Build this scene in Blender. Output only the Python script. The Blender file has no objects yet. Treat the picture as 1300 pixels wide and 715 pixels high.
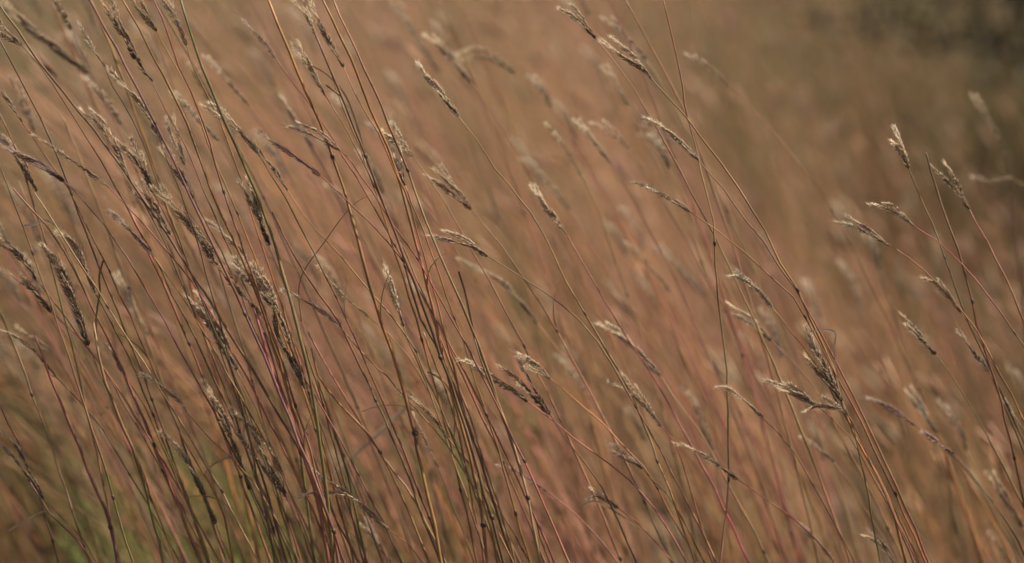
import bpy, math, random
import numpy as np
from mathutils import Vector, Matrix

random.seed(11)
rng = np.random.default_rng(11)
scene = bpy.context.scene
COL = scene.collection

# ------------------------------------------------------------------ camera
CAM_H, PITCH, LENS, SENSOR = 1.55, math.radians(10.0), 100.0, 36.0
FOCUS = 3.42
cam_data = bpy.data.cameras.new("camera")
cam = bpy.data.objects.new("camera", cam_data)
COL.objects.link(cam)
cam.location = (0, 0, CAM_H)
cam.rotation_euler = (math.pi / 2 - PITCH, 0, 0)
cam_data.lens = LENS
cam_data.sensor_width = SENSOR
cam_data.clip_start = 0.05
cam_data.clip_end = 1500
cam_data.dof.use_dof = True
cam_data.dof.focus_distance = FOCUS
cam_data.dof.aperture_fstop = 2.0
scene.camera = cam

# ------------------------------------------------------------------ light
SUN_EL, SUN_AZ = math.radians(60), math.radians(90)     # azimuth clockwise from +Y (towards +X)
world = bpy.data.worlds.new("World")
scene.world = world
world.use_nodes = True
nt = world.node_tree
sky = nt.nodes.new("ShaderNodeTexSky")
sky.sky_type = 'NISHITA'
sky.sun_disc = False
sky.sun_elevation = SUN_EL
sky.sun_rotation = SUN_AZ
sky.dust_density = 3.0
nt.links.new(sky.outputs[0], nt.nodes["Background"].inputs[0])
nt.nodes["Background"].inputs[1].default_value = 0.052
sd = bpy.data.lights.new("sun", 'SUN')
sd.energy = 5.0
sd.angle = math.radians(0.5)
sd.color = (1.0, 0.915, 0.785)
sun = bpy.data.objects.new("sun", sd)
COL.objects.link(sun)
to_sun = Vector((math.sin(SUN_AZ) * math.cos(SUN_EL), math.cos(SUN_AZ) * math.cos(SUN_EL), math.sin(SUN_EL)))
sun.rotation_euler = to_sun.to_track_quat('Z', 'Y').to_euler()
scene.view_settings.view_transform = 'Standard'
scene.view_settings.look = 'None'
scene.view_settings.exposure = 1.1
scene.view_settings.gamma = 1.0

# ------------------------------------------------------------------ helpers
F = Vector((0, math.cos(PITCH), -math.sin(PITCH)))
U = Vector((0, math.sin(PITCH), math.cos(PITCH)))


def at(px, py, Y):
    """point of the upright plane at distance Y that is seen at photograph pixel (px, py)"""
    k = SENSOR / LENS / 1300.0
    d = F + Vector((1, 0, 0)) * ((px - 650) * k) + U * ((357.5 - py) * k)
    return Vector((0, 0, CAM_H)) + d * (Y / d.y)


def material(name, rough=0.6, transl=0.0, noise=0.25, nscale=350.0, stretch=False):
    m = bpy.data.materials.new(name)
    m.use_nodes = True
    t = m.node_tree
    b = t.nodes["Principled BSDF"]
    out = t.nodes["Material Output"]
    a = t.nodes.new("ShaderNodeAttribute")
    a.attribute_name = "tint"
    n = t.nodes.new("ShaderNodeTexNoise")
    n.inputs["Scale"].default_value = nscale
    n.inputs["Detail"].default_value = 3
    tc = t.nodes.new("ShaderNodeTexCoord")
    mp = t.nodes.new("ShaderNodeMapping")
    mp.inputs["Scale"].default_value = (1, 1, 0.25 if stretch else 1)
    t.links.new(tc.outputs["Object"], mp.inputs[0])
    t.links.new(mp.outputs[0], n.inputs["Vector"])
    r = t.nodes.new("ShaderNodeMapRange")
    r.inputs[1].default_value = 0.25
    r.inputs[2].default_value = 0.75
    r.inputs[3].default_value = 1 - noise
    r.inputs[4].default_value = 1 + noise
    t.links.new(n.outputs["Fac"], r.inputs[0])
    mx = t.nodes.new("ShaderNodeVectorMath")
    mx.operation = 'SCALE'
    t.links.new(a.outputs["Color"], mx.inputs[0])
    t.links.new(r.outputs[0], mx.inputs["Scale"])
    t.links.new(mx.outputs[0], b.inputs["Base Color"])
    b.inputs["Roughness"].default_value = rough
    b.inputs["Specular IOR Level"].default_value = 0.35
    if transl > 0:
        tr = t.nodes.new("ShaderNodeBsdfTranslucent")
        t.links.new(mx.outputs[0], tr.inputs["Color"])
        ms = t.nodes.new("ShaderNodeMixShader")
        ms.inputs[0].default_value = transl
        t.links.new(b.outputs[0], ms.inputs[1])
        t.links.new(tr.outputs[0], ms.inputs[2])
        t.links.new(ms.outputs[0], out.inputs["Surface"])
    return m


M_CULM = material("dry_culm", 0.58, 0.0, 0.3, 260, True)
M_HEAD = material("seed_head_husk", 0.65, 0.45, 0.3, 700)
M_AWN = material("awn_hair", 0.6, 0.3, 0.1, 300)
M_LEAF = material("dry_leaf", 0.55, 0.3, 0.3, 150, True)
M_FIELD = material("meadow_grass", 0.6, 0.25, 0.2, 30)
M_TREE = material("juniper_foliage", 0.6, 0.1, 0.3, 20)


class MB:
    """collects verts, faces and a colour per vertex"""

    def __init__(s):
        s.v, s.f, s.c = [], [], []

    def tube(s, pts, rad, cols, sides=6):
        base = len(s.v)
        n = len(pts)
        for i, p in enumerate(pts):
            t = (pts[min(i + 1, n - 1)] - pts[max(i - 1, 0)]).normalized()
            a = t.cross(Vector((0.3, 1, 0.1))).normalized()
            b = t.cross(a)
            for k in range(sides):
                th = 2 * math.pi * k / sides
                s.v.append(p + (a * math.cos(th) + b * math.sin(th)) * rad[i])
                s.c.append(cols[i])
        for i in range(n - 1):
            for k in range(sides):
                k2 = (k + 1) % sides
                s.f.append((base + i * sides + k, base + i * sides + k2, base + (i + 1) * sides + k2, base + (i + 1) * sides + k))
        s.f.append(tuple(base + k for k in range(sides))[::-1])
        s.f.append(tuple(base + (n - 1) * sides + k for k in range(sides)))

    def spindle(s, p, d, L, w, c0, c1, sides=4):
        d = d.normalized()
        a = d.orthogonal().normalized()
        b = d.cross(a)
        base = len(s.v)
        for (t, r, m) in ((0.0, 0.35, 0), (0.3, 1.0, 0.25), (0.68, 0.72, 0.7)):
            for k in range(sides):
                th = 2 * math.pi * k / sides
                s.v.append(p + d * (L * t) + (a * math.cos(th) + b * math.sin(th)) * (w * r))
                s.c.append(mix(c0, c1, m))
        s.v.append(p + d * L)
        s.c.append(c1)
        for i in range(2):
            for k in range(sides):
                k2 = (k + 1) % sides
                s.f.append((base + i * sides + k, base + i * sides + k2, base + (i + 1) * sides + k2, base + (i + 1) * sides + k))
        for k in range(sides):
            s.f.append((base + 2 * sides + k, base + 2 * sides + (k + 1) % sides, base + 3 * sides))

    def hair(s, p, d, L, w, c):
        d = d.normalized()
        a = d.cross(Vector((0.2, 1, 0.3))).normalized() * w
        b = len(s.v)
        s.v += [p - a, p + a, p + d * L]
        s.c += [c, c, c]
        s.f.append((b, b + 1, b + 2))

    def ribbon(s, pts, wid, cols, side=None):
        base = len(s.v)
        n = len(pts)
        for i, p in enumerate(pts):
            t = (pts[min(i + 1, n - 1)] - pts[max(i - 1, 0)]).normalized()
            a = t.cross(side if side else Vector((0.35, 1, 0.2))).normalized()
            u = t.cross(a).normalized()
            s.v += [p - a * wid[i], p + u * wid[i] * 0.35, p + a * wid[i]]       # folded along the midrib
            s.c += [cols[i]] * 3
        for i in range(n - 1):
            for k in (0, 1):
                s.f.append((base + 3 * i + k, base + 3 * i + k + 1, base + 3 * i + k + 4, base + 3 * i + k + 3))

    def build(s, name, mat, parent=None, origin=None, smooth=True):
        me = bpy.data.meshes.new(name)
        o = origin or Vector((0, 0, 0))
        me.from_pydata([tuple(v - o) for v in s.v], [], s.f)
        at_ = me.color_attributes.new("tint", 'FLOAT_COLOR', 'POINT')
        arr = np.ones((len(s.c), 4), dtype=np.float32)
        arr[:, :3] = np.array(s.c, dtype=np.float32)
        at_.data.foreach_set("color", arr.ravel())
        if smooth:
            me.polygons.foreach_set("use_smooth", [True] * len(me.polygons))
        me.materials.append(mat)
        ob = bpy.data.objects.new(name, me)
        COL.objects.link(ob)
        if parent:
            ob.parent = parent
        return ob


def mix(a, b, t):
    return tuple(a[i] + (b[i] - a[i]) * t for i in range(3))


def jit(c, s=0.15):
    k = 1 + random.uniform(-s, s)
    return tuple(max(0.0, x * k * (1 + random.uniform(-s, s) * 0.3)) for x in c)


def smooth_path(pts, step):
    """Catmull-Rom through pts, resampled about every step metres"""
    if len(pts) < 3:
        pts = [pts[0], (pts[0] + pts[-1]) / 2, pts[-1]]
    P = [pts[0] * 2 - pts[1]] + list(pts) + [pts[-1] * 2 - pts[-2]]
    out = []
    for i in range(1, len(P) - 2):
        a, b, c, d = P[i - 1], P[i], P[i + 1], P[i + 2]
        n = max(1, int(round((c - b).length / step)))
        for k in range(n):
            t = k / n
            out.append(0.5 * ((2 * b) + (c - a) * t + (2 * a - 5 * b + 4 * c - d) * t * t + (3 * b - a - 3 * c + d) * t ** 3))
    out.append(pts[-1])
    return out


def tag(o, label=None, cat=None, group=None, kind=None):
    if label: o["label"] = label
    if cat: o["category"] = cat
    if group: o["group"] = group
    if kind: o["kind"] = kind
    return o


STEM = {
    'o': ((0.26, 0.115, 0.036), (0.20, 0.11, 0.036)),
    'r': ((0.24, 0.07, 0.058), (0.185, 0.07, 0.042)),
    'g': ((0.115, 0.10, 0.03), (0.07, 0.07, 0.02)),
    't': ((0.24, 0.155, 0.075), (0.16, 0.105, 0.045)),
    'b': ((0.09, 0.055, 0.027), (0.12, 0.057, 0.032)),
    'u': ((0.125, 0.052, 0.052), (0.155, 0.048, 0.047)),
}
TONE = {            # (husk at the base, husk towards the tip, hair)
    'd': ((0.085, 0.055, 0.034), (0.42, 0.31, 0.20), (0.76, 0.60, 0.41)),
    'm': ((0.11, 0.07, 0.042), (0.55, 0.42, 0.28), (0.82, 0.68, 0.48)),
    'p': ((0.15, 0.10, 0.06), (0.72, 0.56, 0.37), (0.90, 0.79, 0.60)),
    'g': ((0.13, 0.10, 0.075), (0.55, 0.43, 0.30), (0.80, 0.68, 0.50)),
    'v': ((0.11, 0.058, 0.054), (0.40, 0.27, 0.22), (0.64, 0.52, 0.43)),
}


def raceme(mb, awns, path, tone, k=1.0, detail=True):
    """path runs from the tip to the base"""
    pts = smooth_path(list(reversed(path)), 0.0019)
    c0, c1, ch = TONE[tone]
    n = len(pts)
    L = sum((pts[i + 1] - pts[i]).length for i in range(n - 1))
    mb.tube(pts[::3] + [pts[-1]], [0.00045 * k] * (len(pts[::3]) + 1), [c0] * (len(pts[::3]) + 1), 4)
    ph = random.uniform(0, 6)
    shed = random.choice((0, .04, .08, .15, .3))        # spikelets already fallen
    openness = random.uniform(.75, 1.5)
    plump = random.uniform(.85, 1.15)
    step = 2 if detail else 3
    for i in range(0, n, step):
        t = i / (n - 1)
        d = (pts[min(i + 1, n - 1)] - pts[max(i - 1, 0)]).normalized()
        a = d.orthogonal().normalized()
        b = d.cross(a)
        fat = 0.55 + 0.45 * math.sin(math.pi * min(1, t * 0.85 + 0.18))
        for q in range(2):
            if random.random() < shed:
                continue
            th = ph + i * 1.45 + q * math.pi + random.uniform(-.5, .5)
            o = a * math.cos(th) + b * math.sin(th)
            spread = (random.uniform(0.12, 0.45) + 0.22 * t * t) * openness
            sl = random.uniform(0.0060, 0.0088) * k * (1 - .2 * t)
            cc0 = jit(mix(c0, c1, 0.30 * t), 0.35)
            cc1 = jit(mix(mix(c0, c1, .35 + .65 * min(1, t * 1.4)), ch, 0.7 * t ** 2), 0.3)
            mb.spindle(pts[i] + o * 0.0009 * k, d + o * spread, sl, 0.00120 * k * fat * plump, cc0, cc1)
            for h in range(4 if detail else 2):
                dd = d + o * random.uniform(.2, .75) + Vector((random.uniform(-.3, .3), random.uniform(-.3, .3), random.uniform(-.3, .3)))
                mb.hair(pts[i] + o * 0.0008, dd, random.uniform(.004, .0085) * k, 0.00032 if detail else 0.0005, jit(mix(mix(c0, c1, .5 + .5 * min(1, 2 * t)), ch, t), .2))
            if t > .66:
                for h in range(5):
                    dd = d + o * random.uniform(.1, .9) + Vector((random.uniform(-.4, .4), random.uniform(-.4, .4), random.uniform(-.2, .5)))
                    mb.hair(pts[i] + d * .003, dd, random.uniform(.004, .0085) * k, .00026, jit(ch, .1))
            if awns is not None and random.random() < 0.33:
                al = random.uniform(.009, .017)
                s0 = pts[i] + (d + o * spread).normalized() * sl * 0.9
                e = (d + o * random.uniform(.1, .6) + Vector((random.uniform(-.35, .1), 0, random.uniform(-.2, .3)))).normalized()
                m_ = s0 + d * al * .45 + o * .0008
                awns.tube([s0, m_, m_ + e * al * .55], [.00014, .00013, .00006], [jit((.50, .33, .17), .2)] * 3, 3)
    return L


def to_ground(pts, steep=0.95, yj=0.0):
    """carry a stem on down from its last seen points to the soil"""
    p = pts[-1].copy()
    d = pts[-1] - pts[-2]
    sl = d.x / max(1e-4, -d.z)        # sideways run per metre of fall
    sl = max(-1.2, min(0.6, sl))
    dy = random.uniform(-yj, yj)
    out = []
    bend = random.uniform(-0.03, 0.03)
    while p.z > 0.05:
        dz = min(0.055, p.z)
        sl = sl * steep + bend * 0.1
        p = p + Vector((sl * dz, dy * dz, -dz))
        out.append(p.copy())
    if not out:
        out.append(p + Vector((0, 0, -p.z)))
    out[-1].z = 0.0
    return out


GROUPS = {'tuft': "bluestem stems of the dense leaning tuft", 'mid': "bluestem stems standing in sharp focus in the middle",
          'side': "bluestem stems of the loose stand on the right", 'soft': "softly blurred bluestem stems just behind"}


def grass(label, heads, stem, Y, tone='m', sc='b', group=None, w=1.0, nodes=(), leaf=None, leafw=1.0, yj=0.05, leafcol=(.16, .10, .05), k=1.0, detail=True):
    """one flowering stem. heads: racemes as pixel paths (tip to base); stem: pixel path from head base (or the top) downwards"""
    pl = [at(x, y, Y) for x, y in stem]
    for i, p in enumerate(pl):                        # the stem is not flat: it drifts a little in depth along its length
        p.y += 0.012 * math.sin(i * 0.9 + Y * 40)
    ext = to_ground(pl, yj=yj)
    full = smooth_path(pl + ext, 0.028)
    root = bpy.data.objects.new("grass_stem", None)
    COL.objects.link(root)
    base = full[-1].copy()
    root.location = base
    tag(root, label, "grass stem", group, "thing")
    n = len(full)
    r0 = 0.00062 * w if heads else 0.00098 * w
    r1 = 0.0016 * w
    ca, cb = STEM[sc]
    mb = MB()
    seglen = random.uniform(7, 11)
    off = random.uniform(0, 4)
    cols, rads = [], []
    alt = [jit(random.choice([ca, cb, ca, mix(ca, STEM['g'][0], .35), mix(ca, STEM['r'][0], .4)]), .2) for _ in range(12)]
    for i in range(n):
        q = (i + off) / seglen
        s = int(q)
        fr = q - s
        c = alt[s % 12]
        if fr > .5:                                     # the lower part of each internode is wrapped in a dry sheath
            c = mix(c, random.choice(((.22, .135, .065), (.13, .075, .04))), .35)
        if fr > .9 or fr < .06:
            c = mix(c, (.06, .035, .02), .5)
        cols.append(jit(c, .12))
        rads.append((r0 + (r1 - r0) * min(1, i / (n * 0.6))) * (1.2 if fr > .5 else 1.0) * random.uniform(.95, 1.05))
        if 0 < i < n - 1:
            full[i] = full[i] + Vector((random.gauss(0, .0006), random.gauss(0, .001), 0))
    mb.tube(full, rads, cols, 6)
    culm = mb.build("culm", M_CULM, root, base)
    nodepts = [at(x, y, Y) for x, y in nodes]
    if not nodes:
        # joints at the ends of the internodes
        nodepts = [full[i] for i in range(2, n - 3) if i > 4 and int((i + off) / seglen) != int((i - 1 + off) / seglen)][:3] if random.random() < .7 else []
    for q in nodepts:
        i = min(range(n), key=lambda j: (full[j] - q).length)
        i = max(1, min(n - 2, i))
        c = full[i]
        t = (full[i + 1] - full[i - 1]).normalized()
        m2 = MB()
        r = rads[i]
        m2.tube([c + t * z for z in (-.0034, -.0018, 0, .0018, .0034)], [r * 1.05, r * 1.5, r * 1.65, r * 1.4, r * 1.03],
                [jit((.05, .025, .015), .2)] * 5, 6)
        nd = m2.build("node", M_CULM, culm, base)
    if heads:
        main = MB()
        aw = MB() if detail else None
        paths = []
        for h in heads:
            ps = [at(x, y, Y) for x, y in h]
            ps[0].y += random.uniform(-.012, .012)
            if h[-1] == stem[0]:
                ps[-1] = pl[0].copy()
            paths.append(ps)
        raceme(main, aw, paths[0], tone, k, detail)
        hd = main.build("seed_head", M_HEAD, root, base)
        for ps in paths[1:]:
            m3 = MB()
            raceme(m3, aw, ps, tone, k * 0.93, detail)
            m3.build("side_raceme", M_HEAD, hd, base)
        if aw is not None and aw.v:
            aw.build("awns", M_AWN, hd, base)
    if not leaf and detail and random.random() < .36 and n > 14:
        i = random.randint(5, n - 6)
        c = full[i]
        t = (full[i] - full[i + 2]).normalized()
        sd_ = random.choice((-1, 1))
        q, dr = c.copy(), (t + Vector((.25 * sd_, random.uniform(-.3, .3), 0))).normalized()
        lp = [q.copy()]
        curl = random.uniform(.05, .16)
        for s_ in range(random.randint(6, 11)):
            q = q + dr * .009
            lp.append(q.copy())
            dr = (dr + Vector((sd_ * curl, random.uniform(-.05, .05), -curl * .9))).normalized()
        lb = MB()
        m = len(lp)
        lc = jit(random.choice(((.30, .20, .11), (.20, .13, .065), (.36, .27, .17), (.16, .12, .04))), .2)
        lb.ribbon(lp, [.0010 * (1 - .93 * j / (m - 1)) + .0001 for j in range(m)], [jit(lc, .15) for _ in lp])
        lb.build("leaf_blade", M_LEAF, root, base)
    for lf in (leaf or []):
        ps = [at(x, y, Y) for x, y in lf]
        for i, p in enumerate(ps):
            p.y += 0.01 * i / len(ps)
        sp = smooth_path(ps, 0.006)
        m = len(sp)
        lb = MB()
        lb.ribbon(sp, [0.0011 * leafw * (0.25 + 1.0 * math.sin(math.pi * min(.97, .08 + .6 * (i / m)))) for i in range(m)],
                  [jit(mix(leafcol, (.45, .34, .22), .25 * (1 - i / m)), .1) for i in range(m)])
        lb.build("leaf_blade", M_LEAF, root, base)
    return root

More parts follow.
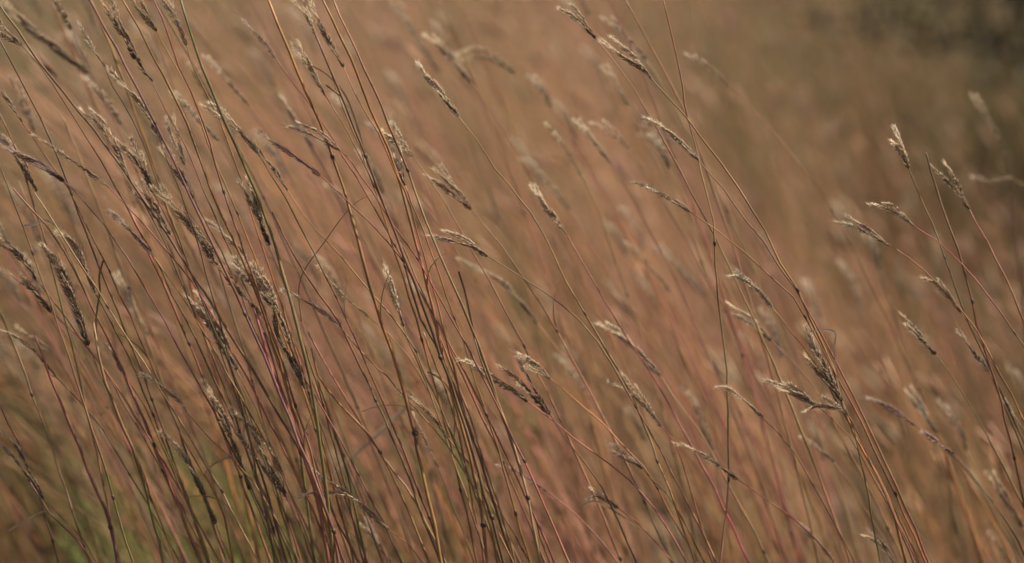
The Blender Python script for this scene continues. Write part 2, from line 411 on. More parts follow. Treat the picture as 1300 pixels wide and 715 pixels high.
# label | racemes (tip to base, ';' between) | stem from head base downwards | Y | tone | stem colour | group | extras
STEMS = """
dark tapering seed head at the upper edge, biggest of the three crowding there|122,-8 147,30 172,75 193,104;140,-4 158,40 180,82|193,104 208,141 235,188 257,240 285,300|3.46|d|b|tuft|k=1.15
short dark seed head cut by the upper edge, middle one of three crowding there|163,-8 180,18 198,40;176,-6 198,40|198,40 203,52 231,100 248,134 264,180 290,240|3.47|d|o|tuft|
narrow dark seed head at the upper edge, right of two darker ones, thin orange stem|200,-8 222,25 238,57;214,-6 238,57|238,57 242,80 265,127 285,174 309,240 330,300|3.44|d|o|tuft|
stout bare stem, brown above and green below, crossing the tuft's seed heads||226,-8 248,60 268,107 289,158 309,208 324,246 340,290 358,346 374,400 388,452 404,540 416,640 424,715|3.36|m|g|tuft|w=1.5
bright orange bare stem running straight down from the upper edge through the tuft||154,-6 178,37 195,74 215,114 235,158 255,208 270,246 296,300 322,360 345,430|3.41|m|o|tuft|w=1.2
pale pink bare stem beside the bright orange one at the upper edge||193,-6 215,44 228,84 242,117 258,161 272,208 284,244 304,300 330,370|3.39|m|r|tuft|
stem whose blurred dark seed head points into the upper corner at the left|8,2 40,35 78,65 110,94;2,10 45,45 110,94|110,94 140,135 175,190 210,250|3.80|d|b|tuft|k=1.25
small dark seed head poking in just below the upper corner at the left|-12,12 8,38 30,57;-10,40 30,57|30,57 48,80 66,108 92,150|3.42|d|b|tuft|
long reddish bare stem sweeping from the upper corner at the left down through the tuft||-4,-2 24,38 50,77 97,141 134,188 171,240 214,300 262,372 305,440|3.40|m|b|tuft|w=1.15
slim grey seed head near the upper edge with pale fluff at its tip|100,33 112,52 134,84|134,84 144,110 168,154 188,201 203,244 226,300|3.43|g|b|tuft|
slim brown seed head with one long curved awn, right of the slim grey one|138,91 152,104 172,124 190,150 205,178|205,178 215,204 228,240 244,290|3.40|m|b|tuft|
bushy pale-flecked double seed head on the tuft, second below the slim brown one|107,141 126,160 146,190 165,222;118,140 140,168 165,222|165,222 178,246 196,284|3.42|p|b|tuft|k=1.1
broken tufted seed head of three short prongs near the top of the tuft|151,181 168,200 184,222 196,243;165,178 176,200 196,243;180,196 196,243|196,243 208,270 226,310|3.43|d|b|tuft|
dark seed head with bristly tip below the blurred grey one|205,191 218,212 234,232 247,250;212,186 226,210 247,250|247,250 262,282 280,320|3.42|d|b|tuft|k=1.1
fluffy greyish seed head close to the stout green stem, partly blurred|210,154 220,180 234,210;220,150 234,210|234,210 246,244 262,290|3.52|g|b|tuft|
forked pale and dark seed head, its prongs held wide, crossing the stout green stem|258,134 280,150 306,170 330,198;268,130 290,148 330,198|330,198 346,222 362,248 384,290|3.38|p|b|tuft|
smooth dark pointed seed head on a long thin stem right of the stout green stem|309,27 324,42 340,60 350,72|350,72 364,94 387,124 410,160 436,200|3.42|v|r|tuft|
narrow dark seed head at the edge, fourth from the upper corner at the left|-6,110 12,130 30,154|30,154 44,178 67,215 86,244 110,290|3.43|d|b|tuft|
paired long seed heads lying flat at the edge, purplish, above the bent white leaf|-4,174 24,194 54,210 84,228;-4,186 40,206 84,228|84,228 104,250 130,285 160,330|3.42|v|u|tuft|k=1.1
single long smooth seed head lying parallel to the purplish pair, paler along its top|44,174 70,190 106,214 141,238|141,238 172,270 206,310 244,360|3.40|m|r|tuft|
thin bare stem down the edge of the tuft, brown, first in from the edge||0,48 27,104 50,151 74,208 90,246 112,300 140,366|3.44|m|b|tuft|
thin olive bare stem low at the edge of the tuft||-4,138 20,195 36,244 60,320 82,400|3.46|m|g|tuft|
broad soft-edged brown stem, out of focus, left of the bright orange one||109,-8 134,44 151,84 172,140 196,210|3.66|m|o|tuft|w=1.5
tall reddish orange stem, dark jointed and headless, right of the tuft||338,-8 353,30 370,67 387,114 407,158 421,201 436,240 447,279 461,322 471,362 484,409 498,450 505,475 526,552 535,596 552,663 562,722|3.38|m|o|tuft|w=1.5;nodes=421,201 526,552
pair-tipped seed head beside the tall reddish orange stem, its thin stem passing behind|374,0 390,22 404,50;384,0 404,50|404,50 418,82 426,114 444,161 458,190 474,235|3.44|p|o|tuft|
dense pale-tipped seed head near the upper edge, right of the tall reddish stem|395,8 406,28 420,56 436,85;388,14 404,32 436,85|436,85 454,124 481,168 501,215 514,246 530,300|3.38|m|o|tuft|k=1.1
tan bare stem, outer one of two running side by side from the upper edge||408,-6 436,50 454,94 471,141 491,188 509,238 521,282 535,336 548,386 558,430 568,475 588,552 602,609 614,666 620,722|3.40|m|o|tuft|w=1.35;nodes=614,666
tan bare stem, inner of two side by side, turning pink below a dark joint||421,-6 444,44 464,87 484,134 501,178 518,218 528,248 541,282 558,319 575,359 595,406 609,443 625,490 640,532 660,592 670,629 677,666 688,722|3.38|m|t|tuft|w=1.15;nodes=510,200 669,631
small two-tone seed head with a dark base, hanging left of the bent dark leaf|372,57 384,74 400,98 414,121;380,56 414,121|414,121 431,148 454,190 478,240|3.40|m|t|tuft|
stem with a dark strap leaf that arches over and runs down beside it||414,108 437,124 451,158 458,181 468,208 478,240 491,272 508,312 521,362 535,403 552,436 572,480 590,530|3.38|m|b|tuft|w=1.15;leaf=384,80 400,86 418,98 438,122 452,158 459,184;nodes=513,342
short pale seed head lying nearly flat across the tall reddish stem|367,161 382,166 400,174 431,190;380,155 394,163 412,172 431,190|431,190 446,202 472,242 500,286 530,330|3.38|p|r|tuft|
purplish slim seed head right of the tuft top, on a pink stem|330,170 348,182 370,196 392,212 407,222|407,222 432,244 470,282 510,330|3.39|v|r|tuft|k=.9
dark slim seed head close under the purplish one, on a dark stem|318,178 334,198 350,218 366,240|366,240 387,274 417,309 447,346 474,379 498,403 528,443 541,475 565,530|3.42|d|t|tuft|
small faded seed head out of focus between two red stems near the upper edge|357,124 368,142 382,166 397,185|397,185 412,215 430,260|3.75|g|b|tuft|
crisp pale-topped seed head alone over the open middle at the top|531,84 541,96 556,112 568,128 582,146;534,86 552,112 582,146|582,146 605,178 629,215 645,236 674,272 700,319 720,359 741,396 757,423 774,453 786,475 808,515 835,586 848,619 876,693|3.42|p|t|mid|nodes=741,396 835,587
fuzzy pale seed head at the crossing of the two tan stems|485,165 498,178 514,190 524,200;498,160 524,200|524,200 540,222 560,250 590,300|3.50|p|t|tuft|
short ragged seed head hugging the inner tan stem just under its joint|498,198 504,212 515,234;507,196 515,234|515,234 522,256 536,292|3.42|p|o|tuft|
softly blurred grey seed head beside the crisp pale-topped one at the top|541,47 556,58 574,78 598,104;552,46 570,66 598,104|598,104 624,140 654,190|3.86|p|o|soft|
dark-based seed head of three slim prongs, above the long pale horizontal head|541,222 560,236 580,252 598,267;552,216 575,238 598,267;562,214 598,267|598,267 622,294 650,330 690,390|3.52|m|t|mid|
twin-pronged seed head at the upper edge, above the bristly pale one|712,12 726,20 742,35 756,50;726,8 740,24 756,50|756,50 770,66 790,90 815,130|3.50|m|t|mid|
bristly pale two-pronged seed head, in sharpest focus at the top, on a reddish stem|764,53 780,64 796,76 812,86 826,98;779,50 794,62 810,78 826,98|826,98 845,121 871,148 895,181 915,208 938,240 970,292 990,332 1010,366 1027,403 1044,436 1059,470 1071,519 1084,552 1111,599 1134,653 1150,716|3.41|p|o|mid|w=1.25;k=1.05;nodes=1010,366
smooth arched seed head with a light back, below the bristly pale one|821,152 834,156 848,166 860,177 874,190 886,202;828,154 846,167 866,184 886,202|886,202 902,220 918,240 950,283 970,308 990,340 1010,368|3.40|p|r|mid|
slim bare olive-brown stem standing nearly upright, with dark joints, right of the middle||840,-8 855,50 867,111 875,158 885,195 895,238 905,279 908,336 912,379 919,436 923,475 925,609 918,676 912,722|3.44|m|t|mid|w=.8;nodes=907,300 925,611
long pale seed head pointing flat out to the left, below the smooth arched one|806,232 822,238 841,246 858,256 875,267;824,238 846,252 875,267|875,267 908,290 942,319 970,344 990,362 1008,379|3.40|p|o|mid|
upright-leaning single seed head with a bright tip left of the upright olive stem|675,237 686,251 696,268 708,284 719,298;680,240 700,270 719,298|719,298 734,326 754,359 781,403 798,430 830,480|3.50|p|r|mid|
long pale two-fingered seed head lying almost level in the middle|549,300 564,304 582,309 600,314 619,324;564,293 580,299 596,307 619,324|619,324 650,342 690,369 734,406 758,436 775,462|3.40|p|t|mid|k=1.05
slender pale seed head, drooping straight, tip at the thin curved dark leaf|360,369 374,375 387,382 402,391 417,402 432,414|432,414 454,440 481,467 490,478 538,532 582,589 622,656 652,712|3.39|p|t|tuft|
thin grey-brown seed head right above the slender pale drooping one|405,342 420,358 434,374 450,388 468,404|468,404 490,424 516,450|3.48|m|t|tuft|k=.85
small upright fluffed seed head standing free between two brown stems|486,340 491,354 496,370 504,390 513,412;492,342 499,366 513,412|513,412 518,430 530,460|3.42|p|t|tuft|k=.9
long brown seed head lying between the level pale one and the sharp cluster below, blurred|585,332 606,342 628,352 652,374 682,408;600,338 640,360 682,408|682,408 706,438 736,480|3.72|m|t|soft|k=1.1
dark fused seed head along a stem at the heart of the tuft|322,338 334,362 346,384 352,424 366,450 388,492;332,345 348,380 388,492|388,492 398,516 410,548|3.40|d|b|tuft|k=1.1
slender stem with a thin dark dead leaf curling in a wide loop||346,268 377,326 404,369 431,413 458,470 476,510 498,552 521,606 538,656 562,722|3.40|m|b|tuft|nodes=476,510;leaf=474,247 454,256 434,277 411,309 389,339 380,360 379,384 382,410;leafw=.5;leafcol=.13 .085 .05
crisp two-pronged dark and pale seed head, leftmost of a cluster of three|585,456 596,460 606,465 623,475 640,486 656,498 670,508;600,467 616,476 634,488 652,498 670,508|670,508 690,522 705,536 742,568 757,579 801,613 831,646 856,684|3.40|p|r|mid|k=1.05
fan-shaped dark seed head of three prongs, middle one of a cluster of three|634,465 648,474 662,488 680,506 698,524;659,458 668,476 682,500 698,524;658,487 676,504 698,524|698,524 716,552 744,589 764,619 784,663 810,720|3.40|d|b|mid|k=1.05
small straw-coloured drooping seed head, topmost of a cluster of three|660,456 672,459 684,467 698,479;661,449 678,460 698,479;670,466 698,479|698,479 709,490 720,501 767,542 791,566 818,592|3.44|p|o|mid|
thick pale rough seed head slightly out of focus, near the middle of the stand|761,413 778,422 798,436 818,454 838,476;772,412 796,430 838,476|838,476 858,506 884,540|3.54|p|t|mid|k=1.15
crisp bristly seed head just right of the upright olive stem|928,349 940,353 952,362 966,374 979,388;938,347 956,360 979,388|979,388 990,402 1003,420 1023,444 1046,480|3.40|p|o|mid|k=1.05
bristly seed head slightly blurred, just under the crisp one right of the upright olive stem|925,385 940,396 958,408 978,430;934,400 952,412 978,430|978,430 1000,452 1030,486|3.56|p|t|mid|
level two-pronged seed head at the right, upper of two that point left|1103,258 1116,261 1132,268 1146,276 1159,286;1122,258 1138,264 1159,286|1159,286 1188,305 1225,339 1255,376 1289,423 1312,460|3.44|p|r|side|
level two-pronged seed head at the right, lower of two that point left|1066,284 1082,288 1100,296 1128,310;1078,277 1096,287 1128,310|1128,310 1151,326 1175,346 1205,376 1240,420|3.44|p|o|side|
pale brush-like seed head standing highest on the right, prongs spread at the tip|1131,178 1138,188 1146,200 1154,214;1136,163 1143,184 1154,214;1142,176 1154,214|1154,214 1160,228 1165,240 1185,285 1198,326 1215,376 1232,416 1250,452 1268,490|3.46|p|g|side|k=1.1
bare thin stem with a broken top beside the pale brush-like head||1176,194 1182,216 1190,240 1205,285 1225,349 1238,410 1252,456 1272,512 1294,606|3.46|m|b|side|
dark forked seed head near the edge at the right, on a thick reddish stem|1186,214 1198,226 1212,242 1232,267;1202,210 1214,232 1232,267|1232,267 1242,286 1255,309 1275,352 1292,390 1306,425|3.48|m|r|side|w=1.2;k=1.1
dark-based seed head with a pale knobbly tip, below the two level ones|1171,352 1184,358 1200,374 1220,397;1192,356 1204,372 1220,397|1220,397 1236,420 1256,452|3.46|m|b|side|
bristly seed head with fine awns pointing left, below the dark-based knobbly one|1146,401 1156,412 1170,428 1189,452;1150,412 1168,430 1189,452|1189,452 1206,475 1230,512|3.48|m|g|side|
short dark seed head pressed against a stem near the right edge|1219,424 1232,442 1256,472|1256,472 1266,492 1278,520|3.46|d|b|side|
dark bunched seed head, a bent white leaf at its top|1024,420 1032,440 1044,464 1056,486 1068,507;1037,441 1050,470 1068,507;1023,452 1040,474 1068,507|1068,507 1076,526 1089,569 1104,636 1112,680 1120,722|3.40|d|g|side|k=1.15;leaf=1068,500 1062,470 1059,446 1061,424 1046,420 1029,423;leafcol=.42 .33 .24
short silvery seed head pointing flat left, at the foot of the dark bunched one|1022,519 1036,516 1052,517 1074,522;1046,507 1058,512 1074,522|1074,522 1082,534 1094,560|3.40|p|b|side|k=.9
split seed head pointing left with a pale tip, left of the short silvery one|973,485 988,489 1006,496 1034,511;996,484 1012,494 1034,511;992,496 1034,511|1034,511 1054,528 1080,556|3.42|p|r|side|k=.95
compact fan of seed prongs in the lower middle, pale at its tip|774,487 788,492 806,504 822,520 838,538;792,478 806,498 838,538;808,492 820,512 838,538|838,538 855,559 871,606 888,660 906,722|3.42|m|r|mid|
small short-pronged seed head under the compact fan|774,566 786,571 800,581 815,592;782,564 815,592;778,574 815,592|815,592 830,610 848,628 870,668|3.42|m|g|mid|k=.95
small stubby seed head with a curled pale leaf below it, low in the middle|747,630 760,631 784,642;752,620 766,629 784,642|784,642 804,658 818,673 858,722|3.42|p|r|mid|k=.9;leaf=812,672 790,656 770,644 754,638 736,645;leafcol=.34 .26 .17
slim purplish-grey seed head lying left of the pale tan stem, low in the middle|632,589 646,594 664,604 694,624|694,624 731,656 774,703 786,718|3.46|v|r|mid|
curved slim seed head just right of the upright olive stem in the lower half|912,490 924,494 942,506 954,516 970,531|970,531 986,546 1010,576|3.42|p|b|mid|
long smooth brown seed head ending at the upright olive stem, low down|858,562 872,567 890,576 910,588 936,607;876,571 900,584 936,607|936,607 970,633 1010,663 1056,708|3.44|m|r|mid|
pale seed head cut by the lower edge at the right, with spiky prongs|1096,679 1108,685 1122,698 1141,722;1106,677 1124,694 1141,722|1141,722 1152,740 1168,770|3.44|m|b|side|
faint slim pinkish seed head lying level, right of the dark bunched one|1104,507 1120,513 1138,523 1160,537|1160,537 1182,554 1210,580 1246,622|3.58|v|b|side|
blurred fluffy seed head leaning right beside the faint pinkish one|1151,498 1164,516 1188,546;1160,496 1188,546|1188,546 1206,572 1230,610|3.72|g|o|side|
dark smooth seed head tight on a long brown stem, low at the right|1172,549 1184,557 1198,568 1214,580|1214,580 1232,602 1249,623 1279,663 1302,710|3.48|v|b|side|
dark shaggy blurred seed head in the lower corner at the right|1255,604 1272,630 1300,672;1262,600 1300,672|1300,672 1318,706|3.66|d|b|side|k=1.2
brown ragged seed head at the right edge half way down the lower half|1272,505 1284,522 1302,552|1302,552 1316,580|3.54|m|b|side|
brown slightly blurred seed head low on the right, pointing left, on a thin orange stem|1019,557 1034,565 1058,585|1058,585 1080,616 1104,656|3.60|m|o|side|
thick rough seed head cut by the lower edge, blurred, left of the spiky pale one|1018,668 1036,686 1060,714|1060,714 1080,744|3.62|g|r|side|k=1.1
short purple-brown seed head, alone in a gap in the tuft|137,270 150,280 168,296 182,310 197,325;142,270 160,286 197,325|197,325 226,366 254,412|3.40|v|o|tuft|
pair of dark seed heads at the edge, upper of two pairs|-4,308 16,320 34,336 48,352;-2,296 24,322 48,352|48,352 70,384 101,430 124,463|3.42|d|b|tuft|k=1.1
dark seed head joining the pink stem at the edge, lower of two pairs|17,352 34,364 50,378 67,394;28,352 46,370 67,394|67,394 84,410 102,430 130,470 170,530|3.41|d|r|tuft|k=1.05
bristly seed head above a green stem that carries an upright brown leaf|75,294 88,304 100,326 110,346 122,370;84,296 100,318 122,370|122,370 127,380 148,420 161,450 180,500 205,560|3.40|m|g|tuft|w=1.2;leaf=128,470 122,430 122,400 126,372 125,352 130,332;leafcol=.14 .09 .03
long dark shaggy seed head running down into a pink stem at the left|52,314 66,332 82,362 96,396 114,436;60,314 80,346 114,436;72,330 92,370 114,436|114,436 126,466 146,520 170,580|3.42|d|r|tuft|k=1.15
thick dark seed head bending left, above the longest dark head of the tuft|175,234 188,252 202,276 216,298;184,232 216,298;172,246 192,268 216,298|216,298 232,330 250,370|3.44|d|b|tuft|k=1.2
longest dark seed head, running down through the centre of the tuft|195,238 222,266 250,302 270,330 290,356 312,378 332,398;206,240 236,280 270,326;228,262 262,306 300,360|332,398 352,424 376,462|3.41|d|r|tuft|k=1.15
fuzzy grey-brown seed head matted together in the centre of the tuft|238,378 254,396 272,424 300,470;248,374 268,404 300,470;262,384 280,420 300,470|300,470 314,500 334,546|3.46|g|b|tuft|k=1.25
grey smooth seed head slightly blurred right of the longest dark one|262,279 278,292 296,308 316,330|316,330 332,352 350,386|3.54|g|r|tuft|k=1.15
rough seed head with a pale frizzy crown, right side of the tuft|299,328 312,344 328,364 346,386;310,326 328,354 346,386;296,340 346,386|346,386 360,410 378,448|3.44|g|b|tuft|k=1.15
dark stiff seed head close beside the red stem in the upper half of the tuft|305,232 318,256 330,282 343,310;314,230 330,270 343,310|343,310 352,336 366,376|3.42|d|b|tuft|k=1.05
thin dark seed head at the edge at mid height, on a brown stem|-4,416 20,428 44,446 72,476|72,476 96,504 130,550|3.43|d|b|tuft|k=.9
dull blurred seed head behind the pink stems of the tuft|144,352 158,374 172,398 188,424;152,350 188,424|188,424 204,452 226,500|3.72|g|b|tuft|k=1.1
blurred dark seed head low at the edge above the thick purple stem|22,414 44,432 66,450|66,450 84,476 110,520|3.64|d|u|tuft|k=1.1
short rough seed head next to the stout olive stem|134,436 144,450 160,476|160,476 172,498 190,536|3.44|m|b|tuft|
slim pale-beaded seed head, lower left of the tuft, with a straight tan stem|181,474 198,485 215,499 226,508 238,521|238,521 258,543 289,576 320,612|3.40|p|t|tuft|k=.95
ragged seed head hugging two red stems in the lower tuft|207,548 222,564 240,590 256,622 275,662;218,556 242,596 275,662|275,662 286,690 296,722|3.42|d|r|tuft|k=1.05
beaded dark seed head hanging along a brown stem, lower tuft|258,488 270,508 285,540 302,579 318,619;268,496 285,530 318,619|318,619 330,650 344,690|3.42|d|b|tuft|
twin seed heads with pale tips side by side, lower right of the tuft|294,518 310,534 330,552 353,592 364,628;300,528 322,552 364,628;284,530 364,628|364,628 376,656 392,700|3.42|m|r|tuft|k=1.1
dark pair of seed heads at the edge low down, merging into a red stem|-4,545 20,566 38,600 57,630;-4,560 24,590 57,630|57,630 78,652 104,683 122,716|3.41|d|r|tuft|
stout olive bare stem, darkest of the lower tuft||118,410 126,450 134,482 158,542 175,592 188,643 201,690 208,722|3.37|m|g|tuft|w=1.7
thick purple bare stem in the lower tuft||46,424 67,478 91,542 111,599 131,650 144,693 150,722|3.40|m|u|tuft|w=1.6
bright red bare stem of a bundle low in the tuft, leftmost of the bundle||322,390 338,440 350,482 374,542 390,596 404,650 418,722|3.38|m|r|tuft|w=1.6
wine-red bare stem of a bundle low in the tuft, middle of the bundle||336,420 352,470 364,512 384,570 400,630 414,690 422,722|3.40|m|u|tuft|w=1.5
olive bare stem leaning against the red bundle||340,400 358,464 372,528 384,600 392,660 400,722|3.42|m|g|tuft|w=1.5
thin stem with a dark withered top, low down at the very edge||3,515 12,540 20,559 34,600 50,636 74,712|3.43|m|b|tuft|
stem with a thin pale leaf curling out to the left near the lower corner||40,610 66,648 97,683 121,722|3.40|m|r|tuft|leaf=99,684 86,664 74,652 54,651 32,662 10,676;leafcol=.34 .26 .15
stem with a short curled leaf tip low in the middle of the tuft||226,540 252,588 262,606 284,660 296,722|3.41|m|o|tuft|leaf=259,602 268,592 280,586 294,580;leafcol=.25 .19 .10
stem with a bent white leaf folded across it at the edge of the tuft||18,238 40,262 58,284 80,320 106,372|3.40|m|r|tuft|leaf=79,290 66,284 56,280 42,286 27,288;leafcol=.42 .34 .25
long pale seed head arching flat to the left, low in the middle, forked into two|379,632 392,627 404,625 424,626 441,629 456,638 470,650 494,671;390,594 404,603 418,612 444,628 466,650 494,671|494,671 521,690 544,722|3.39|p|o|tuft|k=.95
slim seed head with a pale tip on a red-brown stem, lower middle|508,497 522,506 548,529 569,553;514,496 540,518 569,553|569,553 599,592 622,629 652,680 676,722|3.42|m|r|mid|k=.9
dark wisp of a seed head beside the joint of the reddish orange stem|525,530 538,556 556,594|556,594 566,622 584,668|3.46|d|b|tuft|k=.8
blurred seed head at the lower edge left of the arching pale one|458,663 474,684 496,714;466,662 496,714|496,714 512,744|3.54|g|r|tuft|k=1.1
tan bare stem between the red bundle and the arching pale head||396,440 404,475 431,515 468,556 494,599 521,656 550,722|3.42|m|o|tuft|w=1.2;nodes=478,572
straw-coloured bare stem close by the tan one, lower middle of the tuft||392,420 421,475 446,520 470,560 500,600 530,640 568,716|3.43|m|t|tuft|
olive-tan bare stem right of the red bundle||384,430 400,475 417,525 434,582 448,633 462,700|3.43|m|g|tuft|w=1.2
slender stem with a dark threadlike leaf hanging beside it, lower middle||538,420 556,470 574,520 588,580 600,640|3.43|m|o|mid|leaf=576,570 577,532 572,500 558,482 542,474
stem with a dark pointed leaf standing off the red stem in the middle||600,420 610,452 618,476 634,520|3.39|m|b|mid|leaf=618,470 606,440 597,404 590,372 582,346;leafcol=.10 .07 .04
dim stem with a broad pale blurred leaf lying slantwise, right of the red bundle||380,540 400,576 420,610 446,660 470,720|3.72|m|b|tuft|leaf=420,606 436,590 462,568 490,542 518,516;leafw=2.2;leafcol=.40 .29 .19
blurred faded tan stem leaving the upper edge, right of the middle||789,-8 828,64 848,100 876,160 896,214|3.62|m|t|soft|
"""

# blurred heads just behind the sharp ones: tip, base, Y, tone, label
SOFT = """
pale blurred seed head pair over the middle at the top, arching left|580,68 604,60 628,72 652,92;588,76 618,74 652,92|652,92 690,126 730,176|4.00|p|o
brown blurred seed head beside the bristly pale one at the top|767,25 784,36 802,54 820,76;778,24 820,76|820,76 836,100 858,140|3.84|m|t
blurred straw seed head right of the bristly pale one, alone on a tan stem|872,70 888,76 906,90 924,108|924,108 968,152 1000,190 1040,240|3.84|p|o
pale blurred seed head directly under the bristly one at the top|764,86 776,98 786,114 796,132;772,86 796,132|796,132 812,160 836,210|3.90|p|t
slim blurred seed head with a dark lower half, first of three in a row|694,159 706,172 722,196 738,222|738,222 752,252 770,300|3.76|p|t
blurred seed head with a dark lower half, second of three in a row|729,155 744,168 758,186 775,206;736,154 775,206|775,206 794,236 818,280|3.76|p|b
short blurred seed head with a purplish foot, third of three in a row|752,156 770,166 798,190;768,154 784,170 798,190|798,190 820,220 850,268|3.80|p|b
pale spreading seed head blurred behind the smooth arched one|816,172 840,176 866,184;820,160 866,184|866,184 900,214 940,264|4.00|p|t
tall blurred seed head standing by itself high on the right|1232,120 1246,142 1262,166 1276,190;1240,122 1276,190|1276,190 1282,230 1290,300|3.95|m|b
blurred seed head under a stem in the open middle, pale tip and dark foot|794,307 812,322 832,346 850,368|850,368 872,400 900,450|3.90|m|r
fuzzy blurred seed head left of the upright olive stem at mid height|834,316 852,330 870,350 890,372;842,314 890,372|890,372 916,410 950,470|4.05|g|b
soft seed head in the open middle close to the twin-pronged cluster|664,204 684,220 704,240 722,266;672,202 722,266|722,266 746,300 776,352|4.00|p|r
blurred light seed head near the upper edge over the tuft|259,73 276,90 296,112 316,134;268,74 316,134|316,134 336,166 362,214|3.78|p|b
blurred grey seed head with a dark foot over the tuft, above the forked one|218,120 236,136 256,156 276,180;226,120 276,180|276,180 296,216 322,270|3.66|g|b
wide blurred pale seed head behind the small straw-coloured head|706,452 726,474 748,502 766,528;716,452 766,528|766,528 786,556 812,600|3.90|p|b
blurred seed head with a drooping foot between the compact fan and the curved slim head|868,498 884,514 898,546 906,580;876,500 906,580|906,580 914,620 926,680|3.76|m|b
pale out-of-focus seed head above the long brown smooth one|1240,226 1258,230 1284,226|1284,226 1306,240 1330,270|3.95|p|t
faint seed head of soft outline low in the corner on the right|1256,676 1268,694 1284,720|1284,720 1296,744|3.80|d|b
soft seed head at the upper edge left of the middle, dull brown|496,4 514,26 534,58 556,92;506,2 556,92|556,92 574,128 600,190|4.10|g|b
dim seed head with two prongs low on the tuft's left, blurred|110,600 128,630 148,660|148,660 162,690 176,724|3.90|d|b
"""


def px(s):
    return [tuple(float(v) for v in p.split(',')) for p in s.split()]


LANDMARKS = []        # (short phrase, x, y) of the heads that other labels refer to
USED = set()


def read_rows(text, soft):
    for line in text.strip().splitlines():
        f = line.split('|')
        label = f[0]
        heads = [px(h) for h in f[1].split(';') if h.strip()]
        stem = px(f[2])
        USED.add(label)
        ph = label.split(',')[0]
        if heads and len(ph.replace('-', ' ').split()) <= 8:
            LANDMARKS.append((ph, heads[0][0][0] * .5 + stem[0][0] * .5, heads[0][0][1] * .5 + stem[0][1] * .5))
        kw = {}
        for e in (f[7].split(';') if len(f) > 7 else []):
            if not e.strip():
                continue
            a, b = e.split('=')
            if a in ('w', 'k', 'leafw'):
                kw[a] = float(b)
            elif a == 'nodes':
                kw['nodes'] = px(b)
            elif a == 'leaf':
                kw['leaf'] = [px(b)]
            elif a == 'leafcol':
                kw['leafcol'] = tuple(float(v) for v in b.split())
        grp = GROUPS['soft' if soft else f[6]]
        kw['k'] = kw.get('k', 1.0) * random.uniform(.86, 1.12)
        grass(label, heads, stem, float(f[3]), f[4], f[5], grp, detail=not soft, **kw)


read_rows(STEMS, False)
read_rows(SOFT, True)



def beside(what, path):
    """a label that places a stem by the described seed head it passes closest to"""
    opts = []
    for ph, lx, ly in LANDMARKS:
        d, x, y = min((math.hypot(x - lx, y - ly), x, y) for x, y in path)
        dx, dy = x - lx, y - ly
        side = ('right of' if dx > 0 else 'left of') if abs(dx) >= abs(dy) else ('below' if dy > 0 else 'above')
        opts.append((d, "%s %s the %s" % (what, side, ph)))
    for d, lab in sorted(opts):
        if lab not in USED:
            USED.add(lab)
            return lab


# plain stems that fill the tuft
NAMES = {'o': 'orange brown', 'r': 'pinkish red', 'g': 'olive', 't': 'tan', 'b': 'dark brown', 'u': 'purple'}
for i in range(44):
    x0 = random.triangular(-200, 490, 30)
    y0 = random.uniform(-60, 330) if x0 > 60 else random.uniform(-60, 480)
    sl = random.uniform(.42, .68) - 0.10 * max(0, x0) / 500
    pts = []
    x, y = x0, y0
    for s in range(6):
        pts.append((x, y))
        x += sl * 95
        y += 95
        sl *= random.uniform(.90, .99)
    sc = random.choice('oorrggttbbbu')
    Y = random.choice([random.uniform(3.3, 3.5), random.uniform(3.6, 3.85), random.uniform(3.8, 4.3)])
    if random.random() < .42:
        a = random.uniform(55, 80)
        s0 = (pts[1][0] - pts[0][0]) / 95 + random.uniform(0, .12)
        tip = (x0 - s0 * a, y0 - a * .95)
        midp = (x0 - s0 * a * .48, y0 - a * .5)
        heads = [[tip, midp, pts[0]], [(tip[0] + 9, tip[1] + 6), (midp[0] + 5, midp[1] - 2), pts[0]]]
        grass(beside("%s-stemmed seed head" % NAMES[sc].replace(' ', '-'), [midp]), heads, pts, Y, random.choice('dmdg'), sc,
              "seed heads in the thick of the tuft on %s stems" % NAMES[sc], detail=Y < 3.6)
    else:
        grass(beside("headless %s stem" % NAMES[sc], [q for q in pts if 0 < q[0] < 1300 and 0 < q[1] < 715] or pts), [], pts, Y, 'm', sc,
              "plain %s stems of the tuft" % NAMES[sc], w=random.uniform(.8, 1.4))

# stems a step or two behind, blurred: alike within each patch of the stand
ROWS = ('high', 'mid height', 'low')
COLS = ('behind the tuft', 'between tuft and middle stems', 'behind the middle stems', 'behind the stand on the right')
for i in range(92):
    x0, y0 = random.uniform(-20, 1330), random.uniform(-40, 640)
    if x0 > 860 and y0 < 300:
        x0, y0 = x0 - 500, y0 + random.uniform(60, 320)
    Y = random.uniform(3.75, 4.9)
    lean = (.68 - .3 * max(0, x0) / 1300) * random.uniform(.75, 1.2)
    pts = []
    x, y = x0, y0
    sl = lean
    for s in range(5):
        pts.append((x, y))
        x += sl * 100
        y += 100
        sl *= .93
    a = random.uniform(40, 62)
    tip = (x0 - (lean + .1) * a, y0 - a)
    heads = [[tip, (x0 - lean * a * .5, y0 - a * .52), pts[0]], [(tip[0] + 8, tip[1] + 3), (x0 - lean * a * .45 + 4, y0 - a * .5), pts[0]]]
    tone = random.choice('mppg')
    r, c = min(2, int(max(0, y0) / 230)), min(3, int(max(0, x0) / 326))
    grass(beside("very blurred %s seed head" % {"m": "brown", "p": "pale", "g": "grey"}[tone], [((tip[0] + x0) / 2, (tip[1] + y0) / 2)]), heads, pts, Y, tone, random.choice('oorrtb'),
          "blurred seed heads, %s, %s" % (ROWS[r], COLS[c]), detail=False, k=1.1)


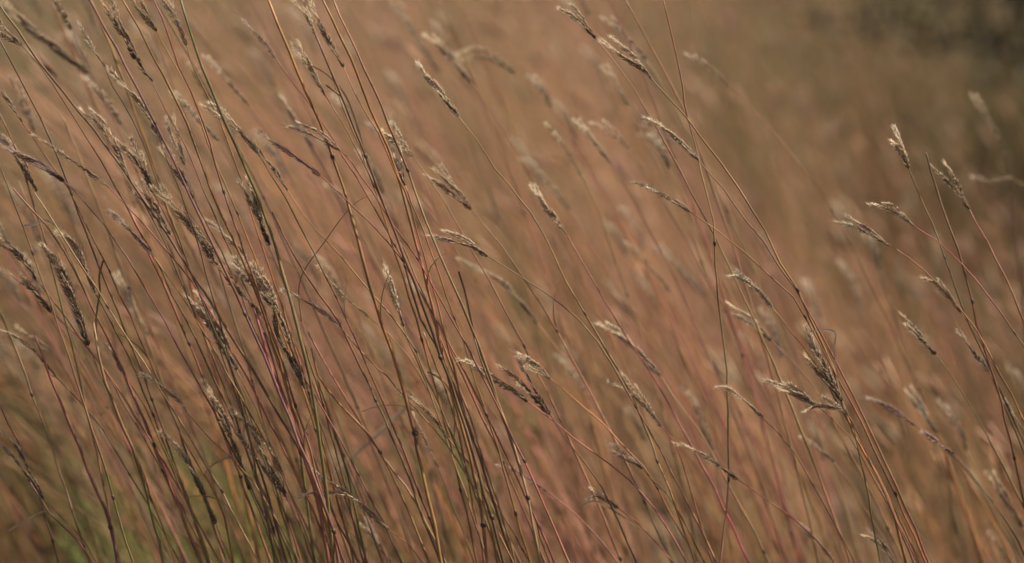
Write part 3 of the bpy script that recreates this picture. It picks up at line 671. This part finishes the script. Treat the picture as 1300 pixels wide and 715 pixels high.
# ------------------------------------------------------------------ the meadow behind: far past counting
def smooth_noise(x, y, s, seed):
    r = np.random.default_rng(seed)
    out = np.zeros_like(x)
    for k in range(5):
        a, p = r.uniform(0, 2 * np.pi, 2)
        fr = r.uniform(.6, 1.7) / s
        out += np.sin((x * np.cos(a) + y * np.sin(a)) * fr * 2 * np.pi + p)
    return out / 5


def mesh_np(name, V, Q, C, mat):
    me = bpy.data.meshes.new(name)
    me.vertices.add(len(V))
    me.vertices.foreach_set("co", V.astype(np.float32).ravel())
    me.loops.add(Q.size)
    me.loops.foreach_set("vertex_index", Q.astype(np.int32).ravel())
    me.polygons.add(len(Q))
    me.polygons.foreach_set("loop_start", np.arange(0, Q.size, Q.shape[1], dtype=np.int32))
    me.polygons.foreach_set("loop_total", np.full(len(Q), Q.shape[1], dtype=np.int32))
    c = np.ones((len(V), 4), np.float32)
    c[:, :3] = C
    me.update(calc_edges=True)
    a = me.color_attributes.new("tint", 'FLOAT_COLOR', 'POINT')
    a.data.foreach_set("color", c.ravel())
    me.materials.append(mat)
    ob = bpy.data.objects.new(name, me)
    COL.objects.link(ob)
    return ob


def swept(P, R, C, sides):
    """P (n, m, 3) centre lines, R (n, m) radii, C (n, m, 3) -> verts, quads, colours"""
    n, m, _ = P.shape
    th = np.linspace(0, 2 * np.pi, sides, endpoint=False)
    off = np.stack([np.cos(th), np.sin(th), 0 * th], -1)                    # rings lie level: fine for near-upright stalks
    V = P[:, :, None, :] + R[:, :, None, None] * off[None, None]
    CC = np.repeat(C[:, :, None, :], sides, 2)
    idx = np.arange(n * m * sides).reshape(n, m, sides)
    a, b = idx[:, :-1, :], idx[:, 1:, :]
    Q = np.stack([a, np.roll(a, -1, 2), np.roll(b, -1, 2), b], -1).reshape(-1, 4)
    return V.reshape(-1, 3), Q, CC.reshape(-1, 3)


def field(name, n, y0, y1, hmin, hmax, pal, heads, rad, seed, lean=(.15, .5), xoff=1.0, cl=1.0):
    r = np.random.default_rng(seed)
    y = y0 + (y1 - y0) * r.random(n * 2) ** 0.9
    hw = .18 * y + xoff
    keep = r.random(n * 2) < hw / hw.max()
    y, hw = y[keep][:n], hw[keep][:n]
    n = len(y)
    x = (r.random(n) * 2 - 1) * hw
    # clumped: pull towards tuft centres
    g = 0.34
    cx = (np.floor(x / g) + .5) * g + g * .35 * np.sin(np.floor(y / g) * 12.9 + np.floor(x / g) * 4.1)
    cy = (np.floor(y / g) + .5) * g + g * .35 * np.cos(np.floor(x / g) * 7.7 + np.floor(y / g) * 3.3)
    cy += g * .9 * np.sin(np.floor(x / g) * 2.3)
    pull = r.random(n) ** .6 * .4
    bx, by = x + (cx - x) * pull, y + (cy - y) * pull
    u = bx / (.18 * by)                                              # -1 .. 1 over the view
    h = r.uniform(hmin, hmax, n) * (1 + .24 * smooth_noise(bx, by, 1.6, seed + 1))
    h *= 1 - .50 * np.clip((u - .2) / .75, 0, 1)
    ln = r.uniform(*lean, n) * (1 - .45 * np.clip(u + .1, 0, 1.2))
    m = 6
    t = np.linspace(0, 1, m)[None, :]
    dirx = -1 + r.normal(0, .25, n)
    diry = r.normal(0, .35, n)
    bend = t ** 1.7
    P = np.zeros((n, m, 3))
    P[:, :, 0] = bx[:, None] + (dirx * ln * h)[:, None] * bend
    P[:, :, 1] = by[:, None] + (diry * ln * h)[:, None] * bend
    P[:, :, 2] = h[:, None] * (t - .12 * ln[:, None] * t ** 2)
    R = (rad * r.uniform(.7, 1.35, n))[:, None] * (1 - .6 * t)
    pal = np.array(pal)
    z = smooth_noise(bx, by, 1.0, seed + 2) * 2.5 + r.normal(0, .55, n) - .35 + cl * ((1.4 + .22 * np.clip(by - 6, 0, 8)) * np.clip(u - .27, 0, 1) + 3.4 * np.clip(-u - .3, 0, 1))  # olive clumps at both sides; their darker tone paints in the edge light falloff
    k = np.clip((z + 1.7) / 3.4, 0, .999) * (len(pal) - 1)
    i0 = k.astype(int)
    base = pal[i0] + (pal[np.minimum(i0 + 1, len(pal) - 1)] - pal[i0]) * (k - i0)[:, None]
    base = base * r.uniform(.5, 1.4, n)[:, None]
    C = np.repeat(base[:, None, :], m, 1)
    parts = [swept(P, R, C, 3)]
    if heads > 0:
        sel = np.where(r.random(n) < heads)[0]
        for rep in range(2):
            k_ = len(sel)
            tip = P[sel, -1]
            d = P[sel, -1] - P[sel, -2]
            d = d / np.linalg.norm(d, axis=1, keepdims=True) + np.stack([r.uniform(-.45, .1, k_), r.normal(0, .15, k_), r.normal(0, .15, k_)], -1)
            d /= np.linalg.norm(d, axis=1, keepdims=True)
            tt = np.linspace(0, 1, 5)[None, :, None]
            HP = tip[:, None, :] + d[:, None, :] * tt * r.uniform(.05, .075, k_)[:, None, None]
            HR = np.array([.0008, .0030, .0036, .0030, .0006])[None] * r.uniform(.8, 1.3, k_)[:, None]
            a0, a1 = np.array([.13, .08, .05]), np.array([.50, .36, .24])
            HC = a0 + (a1 - a0) * np.linspace(0, 1, 5)[None, :, None] ** .8
            HC = HC * .45 + base[sel][:, None, :] * (.55 * np.linspace(.7, 1.35, 5)[None, :, None])
            HC = HC * r.uniform(.7, 1.25, k_)[:, None, None]
            parts.append(swept(HP, HR, HC, 4))
    V, Q, C = [], [], []
    o = 0
    for v, q, c in parts:
        V.append(v)
        Q.append(q + o)
        C.append(c)
        o += len(v)
    return mesh_np(name, np.concatenate(V), np.concatenate(Q), np.concatenate(C), M_FIELD)


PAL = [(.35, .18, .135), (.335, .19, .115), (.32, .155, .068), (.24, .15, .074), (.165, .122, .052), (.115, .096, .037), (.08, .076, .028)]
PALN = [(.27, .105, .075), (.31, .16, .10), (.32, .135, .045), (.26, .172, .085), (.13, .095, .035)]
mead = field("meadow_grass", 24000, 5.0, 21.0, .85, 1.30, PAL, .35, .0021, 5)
tag(mead, "reddish brown meadow of dry bunchgrass filling everything behind the sharp stems", "meadow", kind="stuff")
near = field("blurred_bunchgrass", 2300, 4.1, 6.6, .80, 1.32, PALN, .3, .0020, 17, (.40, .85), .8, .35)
tag(near, "loose leaning bunchgrass out of focus between the sharp stems and the meadow", "bunchgrass", kind="stuff")
LEAFPAL = [(.32, .18, .12), (.31, .165, .085), (.29, .155, .075), (.23, .15, .07), (.16, .12, .05)]
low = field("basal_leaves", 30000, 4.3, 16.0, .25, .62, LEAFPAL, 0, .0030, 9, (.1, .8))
tag(low, "low tan and green leaves at the foot of the meadow grass", "grass leaves", kind="stuff")
GREEN = [(.15, .19, .04), (.20, .23, .055), (.21, .20, .06)]


def green_patch(cx, cy, n, h, seed, sx=.075, sy=.2):
    r = np.random.default_rng(seed)
    bx, by = r.normal(cx, sx, n), r.normal(cy, sy, n)
    m = 5
    t = np.linspace(0, 1, m)[None, :]
    hh = r.uniform(.6, 1.1, n) * h
    P = np.zeros((n, m, 3))
    P[:, :, 0] = bx[:, None] + (r.normal(-.15, .25, n) * hh)[:, None] * t ** 1.8
    P[:, :, 1] = by[:, None] + (r.normal(0, .25, n) * hh)[:, None] * t ** 1.8
    P[:, :, 2] = hh[:, None] * (t - .15 * t ** 2)
    R = (.0028 * r.uniform(.7, 1.3, n))[:, None] * (1 - .8 * t)
    g = np.array(GREEN)[r.integers(0, 3, n)]
    return swept(P, R, np.repeat(g[:, None, :], m, 1), 3)


vs, qs, cs, o = [], [], [], 0
for j, (qx, qy, cy, n, h) in enumerate([(265, 650, 4.6, 230, .52), (330, 690, 4.8, 110, .5), (320, 640, 4.6, 90, .5), (615, 480, 4.9, 60, .85)]):
    p = at(qx, qy, cy)
    v, q, c = green_patch(p.x, cy, n, h, 40 + j)
    vs.append(v); qs.append(q + o); cs.append(c)
    o += len(v)
gr = mesh_np("green_undergrowth", np.concatenate(vs), np.concatenate(qs), np.concatenate(cs), M_FIELD)
tag(gr, "patches of fresh green grass showing low between the dry stems", "green grass", kind="stuff")

# ------------------------------------------------------------------ the ground
gm = bpy.data.materials.new("thatch_soil")
gm.use_nodes = True
t = gm.node_tree
b = t.nodes["Principled BSDF"]
b.inputs["Roughness"].default_value = .9
n1 = t.nodes.new("ShaderNodeTexNoise")
n1.inputs["Scale"].default_value = 6
n1.inputs["Detail"].default_value = 8
rp = t.nodes.new("ShaderNodeValToRGB")
rp.color_ramp.elements[0].color = (.05, .03, .018, 1)
rp.color_ramp.elements[0].position = .3
rp.color_ramp.elements[1].color = (.15, .095, .05, 1)
rp.color_ramp.elements[1].position = .7
tc = t.nodes.new("ShaderNodeTexCoord")
t.links.new(tc.outputs["Object"], n1.inputs["Vector"])
t.links.new(n1.outputs["Fac"], rp.inputs[0])
t.links.new(rp.outputs[0], b.inputs["Base Color"])
S, N = 600.0, 48
gv, gf = [], []
rr = random.Random(3)
ax = [math.copysign((abs(i) / 24) ** 2.2 * S, i) for i in range(-24, 25)]
for yy in ax:
    for xx in ax:
        d = math.hypot(xx, yy)
        gv.append((xx, yy, -0.01 + (0.02 * math.sin(xx * 1.3) * math.cos(yy * .9) if d > 6 else 0) * min(1, d / 20)))
for j in range(48):
    for i in range(48):
        a = j * 49 + i
        gf.append((a, a + 1, a + 50, a + 49))
me = bpy.data.meshes.new("ground")
me.from_pydata(gv, [], gf)
me.materials.append(gm)
go = bpy.data.objects.new("ground", me)
COL.objects.link(go)
tag(go, "dry soil and thatch under the meadow grass", "ground", kind="structure")


# ------------------------------------------------------------------ dark juniper behind, upper corner at the right
def juniper(loc, height, width, seed, label):
    r = random.Random(seed)
    root = bpy.data.objects.new("juniper_tree", None)
    COL.objects.link(root)
    root.location = loc
    tag(root, label, "tree")
    tr = MB()
    pts = [Vector((.02 * math.sin(i), .02 * math.cos(i * 1.3), height * .9 * i / 7)) for i in range(8)]
    tr.tube(pts, [.06 * (1 - .85 * i / 7) for i in range(8)], [(.10, .065, .045)] * 8, 8)
    lim = []
    for i in range(92):
        z = height * r.uniform(.05, .9)
        a = r.uniform(0, 6.28)
        L = width * .5 * (1 - .75 * (z / height) ** 1.4) * r.uniform(.7, 1.1)
        p0 = Vector((0, 0, z))
        p1 = p0 + Vector((math.cos(a) * L, math.sin(a) * L, L * r.uniform(.1, .55)))
        m_ = p0.lerp(p1, .5) + Vector((0, 0, -.03))
        tr.tube([p0, m_, p1], [.016, .011, .004], [(.10, .065, .045)] * 3, 5)
        lim.append((p0, p1, L))
    tr.build("trunk", M_CULM, root)
    cr = MB()
    for p0, p1, L in lim:
        for k in range(420):
            c = p0.lerp(p1, r.uniform(.25, 1.08)) + Vector((r.gauss(0, .12), r.gauss(0, .12), r.gauss(.02, .06)))
            d = Vector((r.gauss(0, .6), r.gauss(0, .6), r.uniform(.2, 1)))
            g = r.uniform(.7, 1.3)
            cr.hair(c, d, r.uniform(.03, .06), .010, (.040 * g, .038 * g, .018 * g))
    cr.build("crown", M_TREE, root, smooth=False)
    return root


juniper((2.7, 8.3, 0), 2.4, 3.2, 4, "dark green juniper beyond the meadow grass in the upper corner at the right")
